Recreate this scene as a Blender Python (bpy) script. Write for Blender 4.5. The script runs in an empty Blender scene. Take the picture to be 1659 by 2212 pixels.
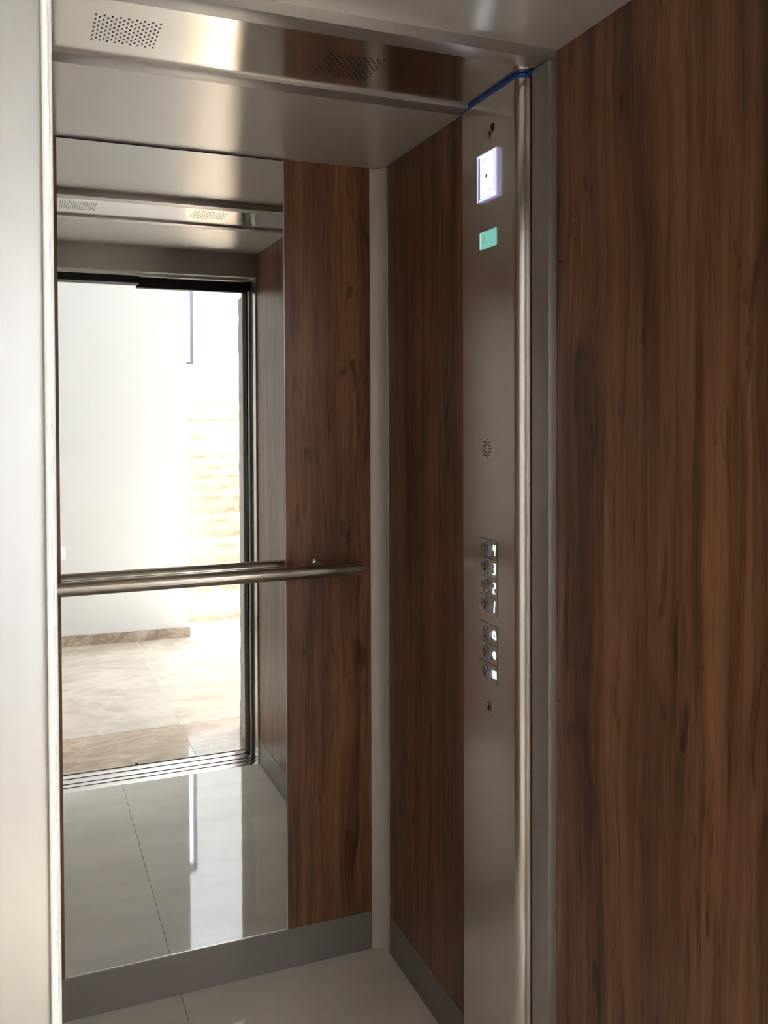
import bpy, bmesh, math, random
from mathutils import Vector, Matrix
random.seed(7)
C = bpy.context.scene.collection
PI = math.pi
EXPOSURE = 1.82
ES = 2.0 ** -EXPOSURE      # self-lit surfaces are given in display brightness

# ------------------------------------------------------------------ layout (metres)
D = 2.339        # back wall of the car
W = 0.941        # right wall
L = -0.195       # left wall
H = 2.18         # car ceiling
YF = 0.904       # inner face of the car front
BAND = 2.167     # polished ceiling band
KICK = 0.107

# ------------------------------------------------------------------ materials
def new_mat(name):
    m = bpy.data.materials.new(name); m.use_nodes = True
    nt = m.node_tree; nt.nodes.clear()
    out = nt.nodes.new('ShaderNodeOutputMaterial')
    return m, nt, out

def N(nt, kind, **kw):
    n = nt.nodes.new(kind)
    for k, v in kw.items():
        if k in n.inputs.keys(): n.inputs[k].default_value = v
        else: setattr(n, k, v)
    return n

def principled(name, col, rough=0.5, metal=0.0, spec=0.5, coat=0.0, emit=None, estr=0.0, coatrough=0.05):
    m, nt, out = new_mat(name)
    b = N(nt, 'ShaderNodeBsdfPrincipled')
    b.inputs['Base Color'].default_value = (*col, 1)
    b.inputs['Roughness'].default_value = rough
    b.inputs['Metallic'].default_value = metal
    b.inputs['Specular IOR Level'].default_value = spec
    b.inputs['Coat Weight'].default_value = coat
    b.inputs['Coat Roughness'].default_value = coatrough
    if emit:
        b.inputs['Emission Color'].default_value = (*emit, 1)
        b.inputs['Emission Strength'].default_value = estr * ES
    nt.links.new(b.outputs[0], out.inputs[0])
    return m

def ramp(nt, stops, interp='LINEAR'):
    r = nt.nodes.new('ShaderNodeValToRGB'); r.color_ramp.interpolation = interp
    el = r.color_ramp.elements
    while len(el) > 1: el.remove(el[-1])
    el[0].position = stops[0][0]; el[0].color = (*stops[0][1], 1)
    for p, c in stops[1:]:
        e = el.new(p); e.color = (*c, 1)
    return r

def coords(nt, scale, loc=(0, 0, 0), rot=(0, 0, 0)):
    tc = nt.nodes.new('ShaderNodeTexCoord')
    mp = nt.nodes.new('ShaderNodeMapping')
    mp.inputs['Scale'].default_value = scale
    mp.inputs['Location'].default_value = loc
    mp.inputs['Rotation'].default_value = rot
    nt.links.new(tc.outputs['Object'], mp.inputs['Vector'])
    return mp

def brushed(name, col, rough, aniso, streak=(60, 60, 60), var=0.03, rvar=0.012, metal=1.0, wave=0.0):
    """brushed steel: anisotropic along the mesh's UV u direction, with faint brushing streaks"""
    m, nt, out = new_mat(name)
    b = N(nt, 'ShaderNodeBsdfPrincipled')
    b.inputs['Metallic'].default_value = metal
    b.inputs['Anisotropic'].default_value = aniso
    tg = nt.nodes.new('ShaderNodeTangent'); tg.direction_type = 'UV_MAP'; tg.uv_map = 'brush'
    nt.links.new(tg.outputs[0], b.inputs['Tangent'])
    mp = coords(nt, streak)
    n = N(nt, 'ShaderNodeTexNoise'); n.inputs['Scale'].default_value = 1; n.inputs['Detail'].default_value = 4
    nt.links.new(mp.outputs[0], n.inputs['Vector'])
    r = ramp(nt, [(0.25, tuple(c * (1 - var) for c in col)), (0.75, tuple(min(1, c * (1 + var)) for c in col))])
    nt.links.new(n.outputs[0], r.inputs[0]); nt.links.new(r.outputs[0], b.inputs['Base Color'])
    mr = N(nt, 'ShaderNodeMapRange')
    mr.inputs['To Min'].default_value = rough - rvar; mr.inputs['To Max'].default_value = rough + rvar
    mr.inputs['From Min'].default_value = .3; mr.inputs['From Max'].default_value = .7
    nt.links.new(n.outputs[0], mr.inputs['Value']); nt.links.new(mr.outputs[0], b.inputs['Roughness'])
    if wave:
        mw = coords(nt, (5, 5, 5)); wn = N(nt, 'ShaderNodeTexNoise'); wn.inputs['Scale'].default_value = 1.2; wn.inputs['Detail'].default_value = 0
        nt.links.new(mw.outputs[0], wn.inputs['Vector'])
        bp = N(nt, 'ShaderNodeBump'); bp.inputs['Strength'].default_value = wave; bp.inputs['Distance'].default_value = .004
        nt.links.new(wn.outputs[0], bp.inputs['Height']); nt.links.new(bp.outputs[0], b.inputs['Normal'])
    nt.links.new(b.outputs[0], out.inputs[0])
    return m

def wood_mat(name, off=(0, 0, 0), gain=2.75):
    m, nt, out = new_mat(name)
    b = N(nt, 'ShaderNodeBsdfPrincipled')
    L_ = nt.links.new
    # slow sideways wander of the grain
    mpw = coords(nt, (1.5, 1.5, 1.1), off)
    wn = N(nt, 'ShaderNodeTexNoise'); wn.inputs['Scale'].default_value = 1.6; wn.inputs['Detail'].default_value = 3
    L_(mpw.outputs[0], wn.inputs['Vector'])
    base = coords(nt, (1, 1, 1), off)
    sub = N(nt, 'ShaderNodeVectorMath', operation='SUBTRACT'); sub.inputs[1].default_value = (.5, .5, .5)
    L_(wn.outputs['Color'], sub.inputs[0])
    sc = N(nt, 'ShaderNodeVectorMath', operation='MULTIPLY'); sc.inputs[1].default_value = (.055, .055, .0)
    L_(sub.outputs[0], sc.inputs[0])
    add = N(nt, 'ShaderNodeVectorMath', operation='ADD'); L_(base.outputs[0], add.inputs[0]); L_(sc.outputs[0], add.inputs[1])
    def st(scale, detail, rough=.55, dist=0):
        v = N(nt, 'ShaderNodeVectorMath', operation='MULTIPLY'); v.inputs[1].default_value = scale
        L_(add.outputs[0], v.inputs[0])
        n = N(nt, 'ShaderNodeTexNoise'); n.inputs['Scale'].default_value = 1; n.inputs['Detail'].default_value = detail
        n.inputs['Roughness'].default_value = rough; n.inputs['Distortion'].default_value = dist
        L_(v.outputs[0], n.inputs['Vector']); return n
    broad = st((20, 20, .8), 5, .62, .25)
    band = st((62, 62, 1.6), 6, .68, .15)
    fine = st((260, 260, 4), 3, .6)
    knot = st((24, 24, 4.0), 4, .55, 1.6)
    g = gain
    c1 = ramp(nt, [(.30, (.042*g, .0180*g, .0090*g)), (.47, (.088*g, .0390*g, .0172*g)), (.60, (.122*g, .0548*g, .0240*g)), (.75, (.155*g, .0735*g, .0335*g))])
    L_(broad.outputs[0], c1.inputs[0])
    c2 = ramp(nt, [(.30, (.42, .40, .38)), (.45, (.80, .79, .78)), (.62, (1.06, 1.03, 1.02))]); L_(band.outputs[0], c2.inputs[0])
    mx = N(nt, 'ShaderNodeMix', data_type='RGBA', blend_type='MULTIPLY'); mx.inputs[0].default_value = .95
    L_(c1.outputs[0], mx.inputs[6]); L_(c2.outputs[0], mx.inputs[7])
    c3 = ramp(nt, [(.32, (.62, .60, .60)), (.55, (1.06, 1.05, 1.04))]); L_(fine.outputs[0], c3.inputs[0])
    mx2 = N(nt, 'ShaderNodeMix', data_type='RGBA', blend_type='MULTIPLY'); mx2.inputs[0].default_value = .55
    L_(mx.outputs[2], mx2.inputs[6]); L_(c3.outputs[0], mx2.inputs[7])
    c4 = ramp(nt, [(.60, (1, 1, 1)), (.67, (.45, .43, .45)), (.78, (.25, .24, .26))]); L_(knot.outputs[0], c4.inputs[0])
    mx3 = N(nt, 'ShaderNodeMix', data_type='RGBA', blend_type='MULTIPLY'); mx3.inputs[0].default_value = .9
    L_(mx2.outputs[2], mx3.inputs[6]); L_(c4.outputs[0], mx3.inputs[7])
    streak = st((10, 10, .55), 4, .6, .9)
    c5 = ramp(nt, [(.53, (1, 1, 1)), (.64, (.58, .57, .58)), (.75, (.45, .44, .46))]); L_(streak.outputs[0], c5.inputs[0])
    mx4 = N(nt, 'ShaderNodeMix', data_type='RGBA', blend_type='MULTIPLY'); mx4.inputs[0].default_value = .9
    L_(mx3.outputs[2], mx4.inputs[6]); L_(c5.outputs[0], mx4.inputs[7])
    L_(mx4.outputs[2], b.inputs['Base Color'])
    b.inputs['Roughness'].default_value = .34
    b.inputs['Specular IOR Level'].default_value = .6
    bp = N(nt, 'ShaderNodeBump'); bp.inputs['Strength'].default_value = .12; bp.inputs['Distance'].default_value = .0006
    L_(fine.outputs[0], bp.inputs['Height']); L_(bp.outputs[0], b.inputs['Normal'])
    L_(b.outputs[0], out.inputs[0])
    return m

def marble_mat(name, c_lo, c_mid, c_hi, scale=1.0, rough=.08, off=(0, 0, 0), stretch=(1, 2.6, 1), veil=.5):
    m, nt, out = new_mat(name)
    b = N(nt, 'ShaderNodeBsdfPrincipled'); L_ = nt.links.new
    mp = coords(nt, tuple(s * scale for s in stretch), off, (0, 0, .35))
    n1 = N(nt, 'ShaderNodeTexNoise'); n1.inputs['Scale'].default_value = 2.2; n1.inputs['Detail'].default_value = 8
    n1.inputs['Roughness'].default_value = .6; n1.inputs['Distortion'].default_value = 1.8
    L_(mp.outputs[0], n1.inputs['Vector'])
    r1 = ramp(nt, [(.33, c_lo), (.5, c_mid), (.64, c_hi)]); L_(n1.outputs[0], r1.inputs[0])
    n2 = N(nt, 'ShaderNodeTexNoise'); n2.inputs['Scale'].default_value = 2.4; n2.inputs['Detail'].default_value = 3
    n2.inputs['Distortion'].default_value = 1.6
    L_(mp.outputs[0], n2.inputs['Vector'])
    r2 = ramp(nt, [(.43, (0, 0, 0)), (.5, (1, 1, 1)), (.57, (0, 0, 0))]); L_(n2.outputs[0], r2.inputs[0])
    mx = N(nt, 'ShaderNodeMix', data_type='RGBA', blend_type='MIX')
    ml = N(nt, 'ShaderNodeMath', operation='MULTIPLY'); ml.inputs[1].default_value = veil
    L_(r2.outputs[0], ml.inputs[0]); L_(ml.outputs[0], mx.inputs[0]); L_(r1.outputs[0], mx.inputs[6])
    mx.inputs[7].default_value = (*[min(1, c * 1.12) for c in c_hi], 1)
    L_(mx.outputs[2], b.inputs['Base Color'])
    b.inputs['Roughness'].default_value = rough
    L_(b.outputs[0], out.inputs[0])
    return m

def tile_mat(name, col, rough, off=(0, 0, 0), amount=.05):
    m, nt, out = new_mat(name)
    b = N(nt, 'ShaderNodeBsdfPrincipled'); L_ = nt.links.new
    mp = coords(nt, (1.2, 3.5, 1), off, (0, 0, .25))
    n = N(nt, 'ShaderNodeTexNoise'); n.inputs['Scale'].default_value = 1.5; n.inputs['Detail'].default_value = 6; n.inputs['Distortion'].default_value = .8
    L_(mp.outputs[0], n.inputs['Vector'])
    r = ramp(nt, [(.35, tuple(c * (1 - amount) for c in col)), (.6, tuple(c * (1 + amount) for c in col))]); L_(n.outputs[0], r.inputs[0])
    L_(r.outputs[0], b.inputs['Base Color']); b.inputs['Roughness'].default_value = rough
    b.inputs['Specular IOR Level'].default_value = .5
    L_(b.outputs[0], out.inputs[0])
    return m

def plaster_mat(name, col):
    m, nt, out = new_mat(name)
    b = N(nt, 'ShaderNodeBsdfPrincipled'); L_ = nt.links.new
    mp = coords(nt, (30, 30, 30))
    n = N(nt, 'ShaderNodeTexNoise'); n.inputs['Scale'].default_value = 3; n.inputs['Detail'].default_value = 5
    L_(mp.outputs[0], n.inputs['Vector'])
    bp = N(nt, 'ShaderNodeBump'); bp.inputs['Strength'].default_value = .06; bp.inputs['Distance'].default_value = .002
    L_(n.outputs[0], bp.inputs['Height']); L_(bp.outputs[0], b.inputs['Normal'])
    b.inputs['Base Color'].default_value = (*col, 1); b.inputs['Roughness'].default_value = .75
    L_(b.outputs[0], out.inputs[0]); return m

def emission(name, col, s):
    m, nt, out = new_mat(name)
    e = N(nt, 'ShaderNodeEmission'); e.inputs[0].default_value = (*col, 1); e.inputs[1].default_value = s * ES
    nt.links.new(e.outputs[0], out.inputs[0]); return m

def pane_mat(name):
    m, nt, out = new_mat(name)
    t = N(nt, 'ShaderNodeBsdfTransparent'); t.inputs[0].default_value = (.96, .98, 1, 1)
    g = N(nt, 'ShaderNodeBsdfGlossy'); g.inputs['Roughness'].default_value = 0.0
    lw = N(nt, 'ShaderNodeLayerWeight'); lw.inputs[0].default_value = .5
    pw = N(nt, 'ShaderNodeMath', operation='POWER'); pw.inputs[1].default_value = 5.0
    f = N(nt, 'ShaderNodeMath', operation='MULTIPLY_ADD'); f.inputs[1].default_value = .92; f.inputs[2].default_value = .05
    nt.links.new(lw.outputs['Facing'], pw.inputs[0]); nt.links.new(pw.outputs[0], f.inputs[0])
    mx = nt.nodes.new('ShaderNodeMixShader')
    nt.links.new(f.outputs[0], mx.inputs[0]); nt.links.new(t.outputs[0], mx.inputs[1]); nt.links.new(g.outputs[0], mx.inputs[2])
    nt.links.new(mx.outputs[0], out.inputs[0]); return m

M = {}
M['wood'] = wood_mat('walnut_laminate')
M['wood_rear'] = wood_mat('walnut_laminate_rear', (3.1, 1.7, .6))
M['wood_back'] = wood_mat('walnut_laminate_back', (7.3, 2.9, 1.1))
STEEL = (.60, .555, .50)
M['ceil'] = brushed('brushed_steel_ceiling', (.77, .745, .70), .25, .96, (2, 240, 60), .012, .003, metal=.36)
M['band'] = brushed('polished_steel_band', (.60, .565, .52), .16, .9, (2, 240, 60), .03, .01, wave=.35)
M['panel'] = brushed('brushed_steel_panel', (.84, .79, .72), .26, .75, (300, 300, 2))
M['trim'] = brushed('satin_steel_trim', (.52, .49, .475), .38, .4, (60, 60, 4), metal=.75)
M['pillar'] = brushed('satin_steel_corner', (.70, .645, .565), .46, .3, (200, 200, 3), metal=.22)
M['kick'] = brushed('satin_steel_kick', (.33, .30, .28), .46, .3, (4, 4, 200), metal=.6)
M['door'] = brushed('brushed_steel_door', (.43, .405, .375), .42, .8, (300, 300, 2), .012, .0)
M['header'] = brushed('brushed_steel_header', (.42, .40, .37), .42, .6, (3, 240, 240))
M['alu'] = brushed('aluminium_sill', (.80, .79, .78), .26, .3, (4, 300, 60))
M['chrome'] = principled('polished_chrome', (.75, .74, .74), .09, 1.0)
M['rail'] = brushed('satin_steel_rail', (.52, .47, .41), .17, .0, (3, 200, 200), .02, .01)
M['button'] = principled('button_steel', (.62, .59, .55), .18, 1.0)
M['ring'] = principled('button_ring_grey_blue', (.22, .26, .30), .35)
M['mirror'] = principled('mirror_silver', (.90, .91, .90), .0, 1.0)
M['edge'] = principled('polished_glass_edge', (.80, .78, .72), .25, .6)
M['dark'] = principled('dark_hole', (.010, .009, .008), .6)
M['gap'] = principled('dark_gap', (.03, .03, .032), .6)
M['track'] = principled('dark_painted_track', (.022, .026, .025), .6)
M['film'] = principled('blue_protective_film', (.03, .11, .42), .28, 0, .6)
M['tile'] = tile_mat('polished_beige_tile', (.80, .74, .655), .04)
M['marble'] = marble_mat('beige_marble', (.50, .42, .33), (.58, .50, .405), (.66, .59, .49), .8, .10, (0, 0, 0), (1, 1.7, 1))
M['marble_door'] = marble_mat('tan_marble', (.34, .235, .15), (.42, .30, .20), (.56, .44, .32), 1.3, .10, (4, 2, 0), (1.1, 2.6, 1))
M['marble_base'] = marble_mat('brown_marble_skirting', (.25, .175, .13), (.42, .325, .255), (.58, .48, .39), 2.2, .12, (2, 7, 0), (1, 1, 1.6))
M['marble_step'] = marble_mat('warm_marble_steps', (.40, .27, .19), (.57, .44, .33), (.66, .55, .43), 1.6, .12, (9, 2, 3), (1, 1, 1))
M['grout'] = principled('grout', (.20, .165, .13), .8)
M['grout_pale'] = principled('pale_grout', (.78, .72, .62), .7)
M['white'] = plaster_mat('white_plaster', (.80, .79, .775))
M['white_stair'] = plaster_mat('white_plaster_stair', (.88, .88, .87))
M['frame'] = principled('grey_window_frame', (.055, .065, .095), .5)
M['pane'] = pane_mat('window_glass')
M['plastic'] = principled('white_plastic', (.85, .88, .90), .3)
M['screen'] = emission('screen_white', (.90, .93, 1.0), 1.5)
M['bezel'] = principled('lit_acrylic', (.55, .55, .75), .12, 0, .5, .5, (.50, .52, .95), .30)  # emission imitates screen light caught in the clear acrylic
M['bezel_hi'] = principled('lit_acrylic_edge', (.8, .8, 1.0), .1, 0, .5, .5, (.72, .75, 1.0), 1.0)  # edge glow put into the emission, as if lit by the screen
M['ink'] = principled('screen_ink', (.2, .2, .3), .6, 0, .3, 0, (.62, .62, .78), .9)
M['ink_dark'] = principled('screen_ink_dark', (.04, .03, .12), .6, 0, .3, 0, (.12, .09, .36), .5)
M['teal'] = emission('teal_display', (.205, .545, .455), 1.0)
M['teal_hi'] = emission('teal_display_edge', (.45, .85, .78), 1.0)
M['teal_mark'] = emission('teal_display_mark', (.24, .40, .30), 1.0)
M['lit'] = emission('backlit_symbol', (1, 1, 1), 2.2)
M['lit_green'] = emission('backlit_symbol_green', (.80, 1.0, .62), 1.7)
M['debris'] = principled('brown_crumb', (.05, .025, .015), .9)

# ------------------------------------------------------------------ mesh helpers (all in world metres)
class MB:
    def __init__(s):
        s.bm = bmesh.new(); s.smooth = []
    def box(s, x0, x1, y0, y1, z0, z1):
        vs = [s.bm.verts.new(p) for p in ((x0,y0,z0),(x1,y0,z0),(x1,y1,z0),(x0,y1,z0),(x0,y0,z1),(x1,y0,z1),(x1,y1,z1),(x0,y1,z1))]
        for f in ((0,3,2,1),(4,5,6,7),(0,1,5,4),(1,2,6,5),(2,3,7,6),(3,0,4,7)):
            s.bm.faces.new([vs[i] for i in f])
        return s
    def prism(s, pts, axis, a, b, smooth=False):
        """closed polygon pts (2D) extruded along axis from a to b; 2D order is the two other axes in xyz order"""
        def mk(p, t):
            if axis == 'z': return (p[0], p[1], t)
            if axis == 'x': return (t, p[0], p[1])
            return (p[0], t, p[1])
        A = [s.bm.verts.new(mk(p, a)) for p in pts]; B = [s.bm.verts.new(mk(p, b)) for p in pts]
        n = len(pts)
        for i in range(n):
            f = s.bm.faces.new((A[i], A[(i+1) % n], B[(i+1) % n], B[i])); f.smooth = smooth
        s.bm.faces.new(A[::-1]); s.bm.faces.new(B)
        return s
    def tube(s, p0, p1, r, seg=24, r1=None, cap=True):
        p0, p1 = Vector(p0), Vector(p1); r1 = r if r1 is None else r1
        d = (p1 - p0).normalized(); u = d.orthogonal().normalized(); v = d.cross(u)
        A = [s.bm.verts.new(p0 + (u*math.cos(t)+v*math.sin(t))*r) for t in [2*PI*i/seg for i in range(seg)]]
        B = [s.bm.verts.new(p1 + (u*math.cos(t)+v*math.sin(t))*r1) for t in [2*PI*i/seg for i in range(seg)]]
        for i in range(seg):
            f = s.bm.faces.new((A[i], A[(i+1)%seg], B[(i+1)%seg], B[i])); f.smooth = True
        if cap: s.bm.faces.new(A[::-1]); s.bm.faces.new(B)
        return s
    def lathe(s, base, d, prof, seg=32):
        """profile of (r, h) turned about the axis d from base"""
        base, d = Vector(base), Vector(d).normalized(); u = d.orthogonal().normalized(); v = d.cross(u)
        rings = []
        for r, h in prof:
            if r < 1e-6: rings.append([s.bm.verts.new(base + d*h)])
            else: rings.append([s.bm.verts.new(base + d*h + (u*math.cos(2*PI*i/seg)+v*math.sin(2*PI*i/seg))*r) for i in range(seg)])
        for a, b in zip(rings, rings[1:]):
            for i in range(seg):
                j = (i+1) % seg
                if len(a) == 1: q = (a[0], b[j], b[i])
                elif len(b) == 1: q = (a[i], a[j], b[0])
                else: q = (a[i], a[j], b[j], b[i])
                f = s.bm.faces.new(q); f.smooth = True
        return s
    def build(s, name, mat, parent=None, u='x', bevel=0.0, seg=2):
        bm = s.bm
        bmesh.ops.recalc_face_normals(bm, faces=bm.faces[:])
        if bevel:
            bmesh.ops.bevel(bm, geom=bm.edges[:], offset=bevel, segments=seg, affect='EDGES', profile=.5)
        uv = bm.loops.layers.uv.new('brush')
        ui = 'xyz'.index(u)
        for f in bm.faces:
            n = [abs(c) for c in f.normal]; k = n.index(max(n))
            a = ui
            if k == ui: a = (ui + 1) % 3 if ui != 1 else 0
            rest = [i for i in range(3) if i not in (a, k)][0] if a != k else 2
            for l in f.loops:
                co = l.vert.co
                # keep the u axis pure even on curved faces: use the in-face direction closest to the wanted axis
                l[uv].uv = (co[a] + (co[k] if (u in 'xy' and k != 2 and a != 2) else 0), co[rest])
        xs = [v.co for v in bm.verts]
        lo = Vector((min(c.x for c in xs), min(c.y for c in xs), min(c.z for c in xs)))
        hi = Vector((max(c.x for c in xs), max(c.y for c in xs), max(c.z for c in xs)))
        org = Vector(((lo.x+hi.x)/2, (lo.y+hi.y)/2, lo.z))
        for v in bm.verts: v.co -= org
        me = bpy.data.meshes.new(name); bm.to_mesh(me); bm.free()
        me.materials.append(M[mat]); me.set_sharp_from_angle(angle=math.radians(32))
        o = bpy.data.objects.new(name, me); C.objects.link(o)
        o['_w'] = list(org)
        if parent is not None:
            o.parent = parent; o.location = org - Vector(parent['_w'])
        else: o.location = org
        return o

def empty(name, loc):
    o = bpy.data.objects.new(name, None); C.objects.link(o); o.location = loc; o['_w'] = list(loc)
    o.empty_display_size = .05
    return o
def tag(o, label, cat, group=None, kind=None):
    o['label'] = label; o['category'] = cat
    if group: o['group'] = group
    if kind: o['kind'] = kind
    return o
def struct(o, label, cat):
    return tag(o, label, cat, None, 'structure')
def box(*a): return MB().box(*a)

# ------------------------------------------------------------------ lift car: floor, walls, ceiling
f = box(L-.03, .3710, YF, D+.03, -.03, 0).build('floor', 'tile')
struct(f, 'polished beige tile floor of the lift car', 'floor')
box(.3727, W+.03, YF, D+.03, -.03, 0).build('floor_tile', 'tile', f)
box(.3700, .3735, YF, D+.03, -.025, -.0006).build('grout_line', 'grout', f)

# back wall
wb = box(L-.02, W+.02, D+.012, D+.05, 0, H+.02).build('wall_back', 'gap')
struct(wb, 'rear wall of the lift car behind the mirror', 'wall')
box(.655, .9035, D+.002, D+.012, KICK, H).build('wood_panel', 'wood_back', wb)
box(L+.037, .091, D+.002, D+.012, KICK, H).build('wood_panel', 'wood_back', wb)
# right wall
wr = box(W+.008, W+.05, YF-.004, D+.05, 0, H+.02).build('wall_right', 'gap')
struct(wr, 'right side wall of the lift car in dark walnut panels', 'wall')
box(W, W+.008, YF, 1.53, KICK, H).build('wood_panel', 'wood', wr)
box(W, W+.008, 1.54, 2.3025, KICK, H).build('wood_panel', 'wood_rear', wr)
b = MB(); b.lathe((W, .897, .631), (-1, 0, 0), [(.006, 0), (.0055, .003), (.003, .005), (0, .0055)], 16); b.build('rubber_buffer', 'gap', wr)
for z in (1.784, .957):
    b = MB(); b.lathe((W, 1.4475, z), (-1, 0, 0), [(.0025, 0), (.002, .001), (0, .0012)], 12); b.build('screw', 'gap', wr)
# left wall (seen only in reflections)
wl = box(L-.05, L-.008, YF-.004, D+.05, 0, H+.02).build('wall_left', 'gap')
struct(wl, 'left side wall of the lift car in dark walnut panels', 'wall')
box(L-.008, L, YF, 1.53, KICK, H).build('wood_panel', 'wood', wl)
box(L-.008, L, 1.54, 2.3025, KICK, H).build('wood_panel', 'wood_rear', wl)
# kick plates
struct(box(L+.037, .903, D-.001, D+.012, 0, KICK).build('baseboard_back', 'kick', None, 'z'), 'dull steel kick plate under the mirror', 'kick plate')
kr = box(W-.001, W+.008, 1.54, 2.303, 0, KICK).build('baseboard_right', 'kick', None, 'z'); struct(kr, 'dull steel kick plate along the right wall', 'kick plate')
box(W-.001, W+.008, YF, 1.457, 0, KICK).build('kick_plate', 'kick', kr, 'z')
kl = box(L-.008, L+.001, 1.54, 2.303, 0, KICK).build('baseboard_left', 'kick', None, 'z'); struct(kl, 'dull steel kick plate along the left wall', 'kick plate')
box(L-.008, L+.001, YF, 1.457, 0, KICK).build('kick_plate', 'kick', kl, 'z')
# coved steel corner posts
def cove(cx, cy, sx, name, label):
    r = .0375
    arc = [(cx + sx*r*math.cos(t), cy + r*math.sin(t)) for t in [PI/2*i/16 for i in range(17)]]
    pts = arc + [(cx, cy+r+.003), (cx + sx*(r+.003), cy+r+.003), (cx + sx*(r+.003), cy)]
    # order: arc from the side wall to the back wall, closed behind
    pts = arc + [(cx - sx*.0, cy + r + .004), (cx + sx*(r + .004), cy + r + .004), (cx + sx*(r+.004), cy)]
    o = MB().prism(pts, 'z', 0, H - .002, True).build(name, 'pillar', None, 'x')
    for p in o.data.polygons: p.use_smooth = abs(p.normal.z) < .5 and p.area > 0 
    struct(o, label, 'corner post'); return o
cove(.9035, 2.3015, 1, 'trim_1', 'pale steel coved corner post right of the mirror')
cove(L+.0375, 2.3015, -1, 'trim_2', 'pale steel coved corner post left of the mirror')
for nm in ('trim_1', 'trim_2'):
    o = bpy.data.objects[nm]
    for p in o.data.polygons: p.use_smooth = False
    ed = [p for p in o.data.polygons]
    # smooth only the cove strips
    for p in ed:
        if abs(p.normal.z) < .5 and p.area < .0085: p.use_smooth = True
# thin edge strip between post and right wood panel
struct(box(W-.0025, W+.002, 2.2985, 2.3015, 0, H-.002).build('trim_3', 'edge', None, 'x'), 'thin bright strip edging the corner post', 'trim strip')

# ceiling panels
cr = box(L-.02, W+.004, 1.795, D+.01, H, H+.02).build('ceiling', 'ceil', None, 'y'); struct(cr, 'brushed steel ceiling panel at the rear of the lift car', 'ceiling')
cf = box(L-.02, W+.004, YF-.01, 1.462, H, H+.02).build('ceiling', 'ceil', None, 'y'); struct(cf, 'brushed steel ceiling panel near the door', 'ceiling')
cb = box(L-.02, W+.02, 1.49, 1.80, BAND, BAND+.012).build('ceiling', 'band', None, 'y'); struct(cb, 'polished steel band across the ceiling with two grilles', 'ceiling')
# portal trims either side of the band
def tbox(x0, x1, y0, y1, z0, z1): return box(x0, x1, y0, y1, z0, z1)
t4 = box(L+.001, W-.0005, 1.4565, 1.505, 2.16, H+.004).build('trim_4', 'trim', None, 'y', .0012); struct(t4, 'steel portal trim framing the front of the ceiling band', 'trim')
box(W-.020, W-.0003, 1.4565, 1.5153, 0, 2.1595).build('upright', 'trim', t4, 'y', .0014)
box(L+.0003, L+.020, 1.4565, 1.5175, 0, 2.1595).build('upright', 'trim', t4, 'y', .0014)
t5 = box(L+.001, .9085, 1.7555, 1.803, 2.1605, H+.004).build('trim_5', 'trim', None, 'y', .0010); struct(t5, 'steel portal trim framing the rear of the ceiling band', 'trim')

# perforated grilles in the band
def grille(x0, x1, y0, y1, label):
    b = MB(); cols, rows = 17, 7
    for i in range(cols):
        n = rows if i % 2 == 0 else rows - 1
        for j in range(n):
            x = x0 + (x1-x0)*i/(cols-1)
            y = y0 + (y1-y0)*(j + (0 if i % 2 == 0 else .5))/(rows-1)
            r, h = .00155, .0017
            pts = [(x + r*math.cos(t), y + h + r*math.sin(t)) for t in [PI*k/6 for k in range(7)]] + \
                  [(x + r*math.cos(t), y - h + r*math.sin(t)) for t in [PI + PI*k/6 for k in range(7)]]
            b.prism(pts, 'z', BAND-.0003, BAND+.004)
    o = b.build('vent_grille', 'dark'); tag(o, label, 'grille', 'perforated grilles in the ceiling band'); return o
grille(.1255, .2315, 1.583, 1.689, 'perforated vent grille in the bright left part of the ceiling band')
grille(.5405, .6460, 1.592, 1.697, 'perforated vent grille in the dark right part of the ceiling band')

# ------------------------------------------------------------------ car front, door header, tracks
wf = box(L-.05, W+.05, YF-.05, YF, 2.082, H+.02).build('wall_front', 'header', None, 'z'); struct(wf, 'steel header over the lift doorway, seen in the mirror', 'wall')
box(L-.05, .0306, YF-.035, YF, 0, 2.082).build('return_panel', 'pillar', wf, 'x', .006, 4)
box(W-.006, W+.05, .856, YF-.0045, 0, 2.082).build('door_jamb', 'panel', wf, 'x')
box(L-.05, W+.05, .815, YF-.0505, 2.072, 2.083).build('header_lip', 'alu', wf, 'y')
dt = box(-.45, .462, .768, .846, 2.043, 2.105).build('trim_6', 'track', None, 'x'); struct(dt, 'dark door track over the left half of the doorway', 'track')
box(.462, W+.06, .730, .764, 2.036, 2.105).build('track_rail', 'track', dt, 'x')
box(-.45, .462, .764, .770, 2.0425, 2.050).build('track_lip', 'header', dt, 'x')
# right jamb profiles of shaft door
tj = box(W-.001, W+.09, .800, .838, 0, 2.10).build('trim_7', 'track', None, 'x'); struct(tj, 'dark upright door channel at the right of the doorway', 'door channel')
box(W-.0125, W+.09, .7305, .762, 0, 2.04).build('door_channel', 'gap', tj, 'x')
box(W-.008, W+.09, .766, .794, 0, 2.04).build('door_channel', 'header', tj, 'x')
box(W-.022, W+.09, .706, .7295, 0, 2.04).build('door_frame', 'pillar', tj, 'x')

# doors parked open at the left
d1 = box(-.60, .0185, .722, .752, .012, 2.05).build('door_1', 'door', None, 'x', .003); struct(d1, 'brushed steel landing door panel slid open at the left', 'door')
box(.0175, .0222, .719, .755, .012, 2.05).build('edge_lip', 'pillar', d1, 'x', .0015)
d2 = box(-.60, .0240, .806, .836, .012, 2.06).build('door_2', 'door', None, 'x', .003); struct(d2, 'lift car door panel slid open behind the landing door', 'door')
box(.0232, .0257, .803, .839, .012, 2.06).build('edge_lip', 'edge', d2, 'x', .0012)

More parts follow.
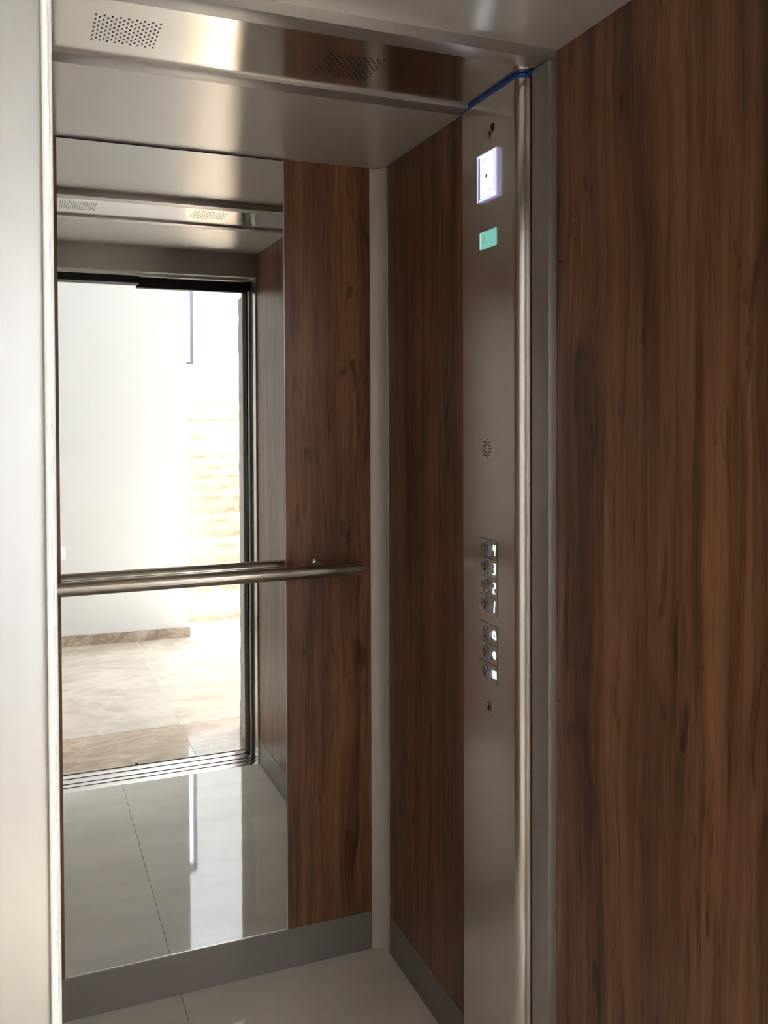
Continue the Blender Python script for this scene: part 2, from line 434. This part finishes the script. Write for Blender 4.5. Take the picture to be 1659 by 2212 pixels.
# grooved sills
ds = empty('door_sill', (.4, .8, -.03))
tag(ds, 'grooved aluminium door sill across the lift doorway, seen in the mirror', 'door sill')
for i, (a, b_) in enumerate(((.8590, .9035), (.8215, .8485), (.7680, .8110), (.7205, .7575))):
    box(-.45, W+.05, a, b_, -.0030, -.0005 if i else 0).build('sill_strip', 'alu', ds, 'y', .0008)
box(-.45, W+.05, .7075, .9038, -.034, -.016).build('groove_bed', 'dark', ds)

# ------------------------------------------------------------------ mirror
mr = box(.0895, .6565, D-.0015, D+.006, KICK+.0035, H-.006).build('mirror', 'mirror')
tag(mr, 'tall frameless mirror on the rear wall reflecting the doorway and stairs', 'mirror')
box(.0885, .6575, D-.003, D+.005, KICK+.0010, KICK+.0033).build('edge_strip', 'edge', mr)
box(.6567, .6585, D-.003, D+.005, KICK+.0010, H-.006).build('edge_strip', 'edge', mr)

# ------------------------------------------------------------------ handrail
hr = empty('handrail', (.373, D-.06, 1.084))
tag(hr, 'tubular steel handrail across the mirror', 'handrail')
RZ = 1.0838
rb = MB(); rb.tube((-.105, D-.06, RZ), (.852, D-.06, RZ), .0178, 40)
rb.build('rail', 'rail', hr, 'x')
for x in (.740, .006):
    b = MB(); b.lathe((x, D+.002, RZ+.012), (0, -1, 0), [(.0, .0), (.0165, .0), (.0165, .004), (.0145, .009), (.010, .0125), (.0065, .0135), (.0065, .047), (.0, .047)])
    b.build('bracket', 'chrome', hr)

# ------------------------------------------------------------------ car operating panel
XC = .910
cp = empty('control_panel', (XC, 1.67, 0))
tag(cp, 'full height brushed steel lift control panel with lit screen and buttons', 'control panel')
arc = [(.930 - .020*math.cos(t), 1.566 - .020*math.sin(t)) for t in [PI/2*i/14 for i in range(15)]]
arc2 = [(.918 - .008*math.sin(t), 1.784 + .008*math.cos(t)) for t in [PI/2*i/6 for i in range(7)]]
prof = [(W-.001, 1.792)] + arc2 + arc + [(.930, 1.536), (W-.001, 1.536)]
fp = MB().prism(prof, 'z', 0, 2.1600, False).build('faceplate', 'panel', cp, 'y')
for p in fp.data.polygons:
    if abs(p.normal.z) < .5 and p.area < .02: p.use_smooth = True
pf = MB()
pf.prism([(XC-.0012, 1.790), (XC-.0012, 1.566), (XC+.004, 1.551), (XC+.012, 1.5450), (XC+.019, 1.5440), (XC+.019, 1.5295), (XC+.0215, 1.5295), (XC+.0215, 1.549), (XC+.006, 1.556), (XC+.002, 1.567), (XC+.002, 1.790)], 'z', 2.1585, 2.1662)
pfo = pf.build('protective_film', 'film'); tag(pfo, 'blue strip of protective film left on top edge of the steel control panel', 'film')

def yz(b, y0, y1, z0, z1, t, base=0.0):
    return b.box(XC - base - t, XC - base, min(y0, y1), max(y0, y1), z0, z1)
# lit screen: y decreases towards the viewer (right in the photo)
sb = yz(MB(), 1.625, 1.7095, 1.945, 2.0435, .005).build('screen_bezel', 'bezel', cp, 'y', .0012)
yz(MB(), 1.6370, 1.6935, 1.951, 2.0385, .0012, .005).build('screen', 'screen', sb)
e = MB(); yz(e, 1.6255, 1.6345, 1.949, 2.041, .0006, .005); yz(e, 1.626, 1.708, 2.0395, 2.0430, .0006, .005); yz(e, 1.626, 1.700, 1.9455, 1.9500, .0006, .005); yz(e, 1.7060, 1.7090, 1.946, 2.042, .0006, .005)
e.build('screen_edge', 'bezel_hi', sb)
for (ya, yb, z) in ((1.690, 1.660, 2.029), (1.690, 1.674, 2.025), (1.650, 1.643, 2.030), (1.690, 1.686, 2.0085), (1.682, 1.680, 2.009), (1.676, 1.672, 2.010), (1.660, 1.640, 1.962), (1.691, 1.685, 1.957)):
    yz(MB(), ya, yb, z, z+.0016, .0003, .0062).build('screen_text', 'ink', sb)

yz(MB(), 1.669, 1.6635, 1.9905, 1.9975, .0003, .0062).build('screen_mark', 'ink_dark', sb)
# small teal floor display
td = yz(MB(), 1.635, 1.7035, 1.847, 1.882, .0016).build('floor_display', 'teal', cp)
yz(MB(), 1.6995, 1.7035, 1.8472, 1.8818, .0004, .0016).build('display_edge', 'teal_hi', td)
yz(MB(), 1.684, 1.692, 1.857, 1.873, .0003, .0016).build('display_mark', 'teal_mark', td)
# speaker grille: punched pattern on a faint disc
sg = MB(); sg.lathe((XC, 1.675, 1.427), (-1, 0, 0), [(.0225, 0), (.0225, .0003), (.0, .0003)], 40)
sgo = sg.build('speaker_grille', 'panel', cp, 'y')
sg = MB()
for r, o0, n in ((.0098, 0, 8), (.0146, PI/8, 8), (.019, 0, 8)):
    for k in range(n):
        t = o0 + 2*PI*k/n
        y, z = 1.675 + r*math.cos(t), 1.427 + r*math.sin(t)
        pts = [(y + .0013*math.cos(a), z + .0022*math.sin(a)) for a in [2*PI*i/12 for i in range(12)]]
        sg.prism(pts, 'x', XC-.0007, XC-.0002)
sg.build('sound_hole', 'dark', sgo)
# key switches
for y, z in ((1.661, 2.080), (1.667, .8835)):
    b = MB(); b.lathe((XC, y, z), (-1, 0, 0), [(.0125, 0), (.0125, .0008), (.0105, .0020), (.0085, .0020), (.0075, .0008), (.0, .0008)], 32)
    k = b.build('key_switch', 'button', cp)
    b = MB(); yz(b, y-.001, y+.001, z-.006, z+.006, .0006, .0008); b.lathe((XC-.0008, y, z), (-1, 0, 0), [(.0028, 0), (.0028, .0007), (0, .0007)], 16)
    b.build('keyhole', 'dark', k)
    if z > 1.5:
        b = MB(); b.lathe((XC, y-.010, z+.010), (-1, 0, 0), [(.0085, 0), (.0085, .0006), (0, .0006)], 24); b.build('keyhole', 'dark', k)

# push buttons
def seg_poly(b, pts, w):
    """polyline of (s, z) on the face, s to the right in the photo (= -y), drawn as rounded bars"""
    for (s0, z0), (s1, z1) in zip(pts, pts[1:]):
        dx, dz = s1-s0, z1-z0; ln = math.hypot(dx, dz) or 1e-6
        nx, nz = -dz/ln*w/2, dx/ln*w/2; ex, ez = dx/ln*w*.3, dz/ln*w*.3
        q = [(s0-ex+nx, z0-ez+nz), (s0-ex-nx, z0-ez-nz), (s1+ex-nx, z1+ez-nz), (s1+ex+nx, z1+ez+nz)]
        b.prism([(-p[0], p[1]) for p in q], 'x', XC-.0011, XC-.0004)
def shift(pts, y, z, sc=1): return [(p[0]*sc - y, p[1]*sc + z) for p in pts]
def glyph(kind, y, z):
    b = MB(); w = .0024
    if kind == '1':
        seg_poly(b, shift([(.0012, .0105), (.0004, .0012)], y, z), w); seg_poly(b, shift([(-.0002, -.0012), (-.0012, -.0105)], y, z), w)
    elif kind == '2':
        seg_poly(b, shift([(-.0025, .0100), (.0035, .0100), (.0042, .0080), (.0036, .0015), (-.0030, -.0005), (-.0042, -.0085), (-.0035, -.0105), (.0022, -.0105)], y, z), w)
    elif kind == '3':
        seg_poly(b, shift([(-.0025, .0108), (.0038, .0108), (.0045, .0085), (.0036, .0005), (-.0020, .0)], y, z), w)
        seg_poly(b, shift([(.0036, .0), (.0026, -.0085), (.0016, -.0108), (-.0042, -.0108)], y, z), w)
    elif kind == '4':
        seg_poly(b, shift([(-.0032, .0105), (-.0040, .0015), (.0030, .0005)], y, z), w); seg_poly(b, shift([(.0045, .0105), (.0030, .0005), (.0012, -.0105)], y, z), w)
    elif kind == 'bell':
        seg_poly(b, shift([(-.0065, -.0055), (-.0058, .0040), (-.0032, .0078), (.0010, .0082), (.0040, .0045), (.0058, -.0070), (-.0065, -.0055)], y, z), .0030)
    elif kind == 'open':
        b.prism([(y - s, z + t) for s, t in ((-.0075, .0005), (-.0035, .0072), (.002, .0075), (.0075, -.0005), (.0035, -.0078), (-.002, -.0075))], 'x', XC-.0011, XC-.0004)
    elif kind == 'close':
        for s in (-.0055, .0005, .0065):
            seg_poly(b, shift([(s - .0003, .0072), (s + .0003, -.0072)], y, z), .0027)
        seg_poly(b, shift([(-.0055, .006), (.0005, -.006)], y, z), .0018); seg_poly(b, shift([(.0005, .006), (.0065, -.006)], y, z), .0018)
    return b
for kind, z in (('4', 1.2165), ('3', 1.1775), ('2', 1.1375), ('1', 1.0985), ('bell', 1.0395), ('open', .9985), ('close', .9575)):
    y = 1.6715
    pl = yz(MB(), 1.6335, 1.711, z-.0190, z+.0190, .0004).build('push_button', 'panel', cp, 'y')
    b = MB(); yz(b, 1.6331, 1.7114, z+.0190, z+.0196, .00045); yz(b, 1.6327, 1.6335, z-.0190, z+.0196, .00045)
    b.build('plate_gap', 'gap', pl)
    b = MB(); b.lathe((XC-.0004, y, z), (-1, 0, 0), [(.0165, 0), (.0165, .0030), (.0150, .0048), (.0138, .0048)], 40); b.build('button_ring', 'ring', pl)
    b = MB(); b.lathe((XC-.0004, y, z), (-1, 0, 0), [(.0138, .0042), (.0130, .0052), (.0115, .0050), (.0080, .0036), (.0040, .0028), (.0, .0025)], 40); b.build('button_cap', 'button', pl)
    glyph(kind, 1.6445, z).build('symbol', 'lit_green' if kind == '4' else 'lit', pl)
    if kind in '1234':
        b = MB()
        for k in range(3):
            for dz in (-.0012, .0012): yz(b, 1.7005 + .0014*(k-1) - .0008, 1.7005 + .0014*(k-1) + .0008, z + .006 - k*.0055 - .0009 + dz, z + .006 - k*.0055 + .0009 + dz, .0006, .0004)
        b.build('braille_dot', 'gap', pl)

# ------------------------------------------------------------------ landing hall and stairs (behind the camera, seen in the mirror)
HZ = 2.75
hf = box(-3.0, .7035, -3.0, .270, -.03, -.0015).build('floor', 'marble'); struct(hf, 'polished beige marble floor of the landing hall', 'floor')
box(.7065, 3.0, -1.95, .270, -.03, -.0015).build('floor_tile', 'marble', hf)
box(-3.0, .7035, .2725, .7072, -.03, -.0015).build('floor_tile', 'marble_door', hf)
box(.7065, 3.0, .2725, .7072, -.03, -.0015).build('floor_tile', 'marble_door', hf)
box(-3.0, 3.0, -1.95, .7072, -.031, -.0025).build('grout_line', 'grout_pale', hf)
# hall wall opposite the lift, slightly skewed
def yw(x): return -1.511 + (x - .25)*.0632
hw = MB().prism([(-3.0, yw(-3.0)), (1.045, yw(1.045)), (1.045, -1.66), (-3.0, -2.0)], 'z', -.02, 6.0).build('wall_hall', 'white'); struct(hw, 'white plaster wall opposite the lift, seen in the mirror', 'wall')
bh = MB().prism([(-3.0, yw(-3.0)+.013), (1.056, yw(1.056)+.013), (1.056, -1.60), (1.046, -1.60), (1.046, yw(1.046)), (-3.0, yw(-3.0))], 'z', -.0015, .066).build('baseboard_hall', 'marble_base'); struct(bh, 'brown marble skirting along the white hall wall', 'skirting')
ws = box(.93, 1.045, -5.1, -1.60, -.02, 6.0).build('wall_stair_left', 'white_stair'); struct(ws, 'white stairwell wall at the left of the steps', 'wall')
wsr = box(2.35, 2.47, -5.1, -1.95, -.02, 6.0).build('wall_stair_right', 'white_stair'); struct(wsr, 'white stairwell wall at the right of the steps', 'wall')
# end wall with window hole
WX0, WX1, WZ0, WZ1, WY = 1.13, 1.742, 2.045, 3.47, -5.1
we = MB(); we.box(.93, WX0, WY-.15, WY, -.02, 6.0); we.box(WX1, 2.47, WY-.15, WY, -.02, 6.0); we.box(WX0, WX1, WY-.15, WY, -.02, WZ0); we.box(WX0, WX1, WY-.15, WY, WZ1, 6.0)
struct(we.build('wall_stair_end', 'white_stair'), 'white wall at the top of the stairs with tall window', 'wall')
fw = .034
w1 = MB(); w1.box(WX0, WX0+fw, WY-.10, WY-.01, WZ0, WZ1); w1.box(WX1-fw, WX1, WY-.10, WY-.01, WZ0, WZ1); w1.box(WX0+fw, WX1-fw, WY-.10, WY-.01, WZ0, WZ0+.026); w1.box(WX0+fw, WX1-fw, WY-.10, WY-.01, WZ1-.07, WZ1)
w1o = w1.build('window_1', 'frame'); struct(w1o, 'tall bright window with grey frame above the stairs', 'window')
box(WX0+fw, WX1-fw, WY-.06, WY-.054, WZ0+.026, WZ1-.07).build('pane', 'pane', w1o)
# stairs
st = empty('staircase', (1.7, -1.87, 0)); tag(st, 'sunlit marble staircase rising beside the white hall wall, seen in the mirror', 'staircase')
RI, TR = .165, .29
for k in range(10):
    y = -1.87 - TR*k; b = MB()
    b.box(1.046, 2.349, y-.02, y, RI*k - (.0015 if k == 0 else .0), RI*(k+1)-.03)
    b.box(1.046, 2.349, y-TR-.02 if k < 9 else WY+.001, y+.012, RI*(k+1)-.03, RI*(k+1))
    b.build('step', 'marble_step', st)
# door wall of the hall around the lift opening
RX0, RX1 = -.035, .985
wd = MB(); wd.box(-3.0, RX0, .420, .700, -.0015, HZ); wd.box(RX1, 3.0, .420, .700, -.0015, HZ); wd.box(RX0, RX1, .420, .700, 2.10, HZ)
struct(wd.build('wall_landing', 'white'), 'white landing wall around the lift doorway', 'wall')
# plaster reveal, edge jagged to imitate glare from bright treads; skirting beside it
rv = MB(); zz = 0.14; pts = []
random.seed(3)
while zz < 2.06:
    pts.append((W-.006 + random.uniform(-.0016, .0016), zz)); zz += .045
rv2 = [(RX1+.01, .0)] + [(W+.004, .0), (W+.003, .13)] + [(p[0]+.004, p[1]) for p in pts] + [(RX1+.01, 2.08)]
rv.prism(rv2, 'y', .560, .7045)
struct(rv.build('trim_8', 'white'), 'plaster edge beside the right door channel, jagged to imitate glare from the treads', 'plaster edge')
struct(box(.968, RX1-.0003, .407, .559, -.0015, .128).build('baseboard_reveal', 'marble_base'), 'short marble skirting piece right of the lift doorway', 'skirting')
# unseen lining added in the shaft gap to stop sky light leaking in
sh = MB(); sh.box(-.72, 1.12, .705, YF+.01, 2.202, 2.23); sh.box(1.09, 1.12, .705, .904, -.06, 2.20); sh.box(-.72, -.69, .705, .904, -.06, 2.20); sh.box(-.69, 1.09, .705, .904, -.06, -.036)
sh.box(-.69, L-.051, .87, .904, -.036, 2.20); sh.box(W+.051, 1.09, .87, .904, -.036, 2.20)
struct(sh.build('shaft_light_block', 'gap'), 'unseen dark shaft lining added around the door tracks to block stray light', 'wall')
# hall ceiling, far ends
hc = MB(); hc.box(-3.0, 3.0, -1.60, .70, HZ, HZ+.1)
struct(hc.build('ceiling', 'white'), 'white ceiling of the landing hall', 'ceiling')
sk = MB(); sk.box(.93, 1.12, -5.25, -1.60, 6.0, 6.1); sk.box(2.28, 2.47, -5.25, -1.60, 6.0, 6.1); sk.box(1.12, 2.28, -5.25, -4.9, 6.0, 6.1); sk.box(1.12, 2.28, -1.85, -1.60, 6.0, 6.1)
struct(sk.build('ceiling', 'white_stair'), 'white ceiling high over the stairs', 'ceiling')
w3 = MB(); w3.box(1.12, 1.17, -4.9, -1.85, 6.02, 6.08); w3.box(2.23, 2.28, -4.9, -1.85, 6.02, 6.08); w3.box(1.17, 2.23, -4.9, -4.85, 6.02, 6.08); w3.box(1.17, 2.23, -1.90, -1.85, 6.02, 6.08)  # unseen skylight made up to brighten the stairwell
w3o = w3.build('added_skylight', 'frame'); struct(w3o, 'unseen skylight added high over the stairs for extra light', 'window')
box(1.17, 2.23, -4.85, -1.90, 6.045, 6.051).build('pane', 'pane', w3o)
struct(box(-3.1, -3.0, -2.0, .70, -.02, HZ).build('wall_hall_left', 'white'), 'white wall at the far left of the hall', 'wall')
# unseen glazing added at the right end of the hall to let daylight in
w2 = MB(); gx = 3.0
for a, b_ in ((-1.95, -1.89), (-.80, -.74)): w2.box(gx, gx+.06, a, b_, 0, 2.6)
for a, b_ in ((0, .07), (2.53, 2.6)):
    w2.box(gx, gx+.06, -1.89, -.80, a, b_)
w2o = w2.build('added_glazing', 'frame'); struct(w2o, 'unseen glazing added at the right end of the hall for daylight', 'window')
box(gx+.025, gx+.033, -1.89, -.80, .07, 2.53).build('pane', 'pane', w2o)
struct(box(3.0, 3.06, -.74, .70, -.02, 2.6).build('wall_hall_end', 'white'), 'white wall beside the added glazing', 'wall')
struct(box(2.47, 3.1, -2.05, -1.95, -.02, HZ).build('wall_hall_right', 'white'), 'white wall between the stairs and the added glazing', 'wall')
struct(box(3.0, 3.06, -1.95, .70, 2.6, HZ).build('wall_hall_lintel', 'white'), 'white lintel over the added glazing', 'wall')
# upper wall of the stairwell over the hall opening
struct(box(1.045, 2.47, -1.66, -1.60, HZ+.1, 6.0).build('wall_stair_front', 'white_stair'), 'white wall high above the foot of the stairs', 'wall')

# light switch, crumb
sw = MB(); yy = yw(.2); sw.box(.185, .266, yy-.002, yy+.009, .565, .646)
swo = sw.build('light_switch', 'plastic', None, 'x', .002); tag(swo, 'white wall switch plate on the hall wall, at left edge of the mirror', 'switch')
b = MB(); b.lathe((.452, .700, -.0015), (0, 0, 1), [(.008, 0), (.0065, .0025), (.003, .0038), (0, .004)], 9)
cr_ = b.build('dirt_crumb', 'debris'); tag(cr_, 'dark crumb of dirt by the door sill, seen in the mirror', 'crumb')

# ------------------------------------------------------------------ light
w = bpy.data.worlds.new('World'); bpy.context.scene.world = w; w.use_nodes = True
bg = w.node_tree.nodes['Background']; bg.inputs[0].default_value = (.84, .92, 1.0, 1); bg.inputs[1].default_value = 4.5
sd = bpy.data.lights.new('sun', 'SUN'); sd.energy = 35; sd.angle = math.radians(.6); sd.color = (1, .985, .97)
so = bpy.data.objects.new('sun', sd); C.objects.link(so)
dirv = Vector((.02, 1.0, -.74)).normalized(); so.rotation_euler = dirv.to_track_quat('-Z', 'Y').to_euler()
def area(name, loc, direction, sx, sy, power, col, portal=False):
    a = bpy.data.lights.new(name, 'AREA'); a.shape = 'RECTANGLE'; a.size = sx; a.size_y = sy; a.energy = power; a.color = col
    if portal: a.cycles.is_portal = True
    o = bpy.data.objects.new(name, a); C.objects.link(o); o.location = loc
    o.rotation_euler = Vector(direction).to_track_quat('-Z', 'Y').to_euler(); return o
area('window_portal', ((WX0+WX1)/2, WY-.17, (WZ0+WZ1)/2), (0, 1, 0), WX1-WX0, WZ1-WZ0, 1, (1, 1, 1), True)
area('stair_fill_light', (1.7, -3.375, 6.03), (0, 0, -1), 1.06, 2.95, 12, (.96, .98, 1.0))  # fill lamp added at the made-up skylight to brighten the stairs
area('added_glazing_portal', (3.10, -1.345, 1.3), (-1, 0, 0), 2.6, 1.1, 1, (1, 1, 1), True)  # sky sampling portal at the added hall glazing

# ------------------------------------------------------------------ camera
def Rm(rx, ry, rz):
    return Matrix.Rotation(rz, 3, 'Z') @ Matrix.Rotation(rx, 3, 'X') @ Matrix.Rotation(ry, 3, 'Y')
R = Rm(-.01969, .00355, -.38375)
cd = bpy.data.cameras.new('camera'); co = bpy.data.objects.new('camera', cd); C.objects.link(co)
X, Y, Z = R.col[0], R.col[2], -R.col[1]
mat = Matrix(((X[0], Y[0], Z[0], 0), (X[1], Y[1], Z[1], 0), (X[2], Y[2], Z[2], 1.5), (0, 0, 0, 1)))
co.matrix_world = mat
cd.sensor_fit = 'HORIZONTAL'; cd.sensor_width = 36; cd.lens = 1949.46*36/1659
cd.shift_y = -172.836/1659; cd.clip_start = .02
sc = bpy.context.scene; sc.camera = co
sc.view_settings.view_transform = 'Standard'; sc.view_settings.look = 'None'; sc.view_settings.gamma = 1
sc.view_settings.use_curve_mapping = False; sc.view_settings.exposure = EXPOSURE
sc.cycles.max_bounces = 14; sc.cycles.glossy_bounces = 8; sc.cycles.diffuse_bounces = 6; sc.cycles.transparent_max_bounces = 8
sc.cycles.caustics_reflective = True; sc.cycles.sample_clamp_indirect = 8
for o in bpy.data.objects:
    if '_w' in o: del o['_w']
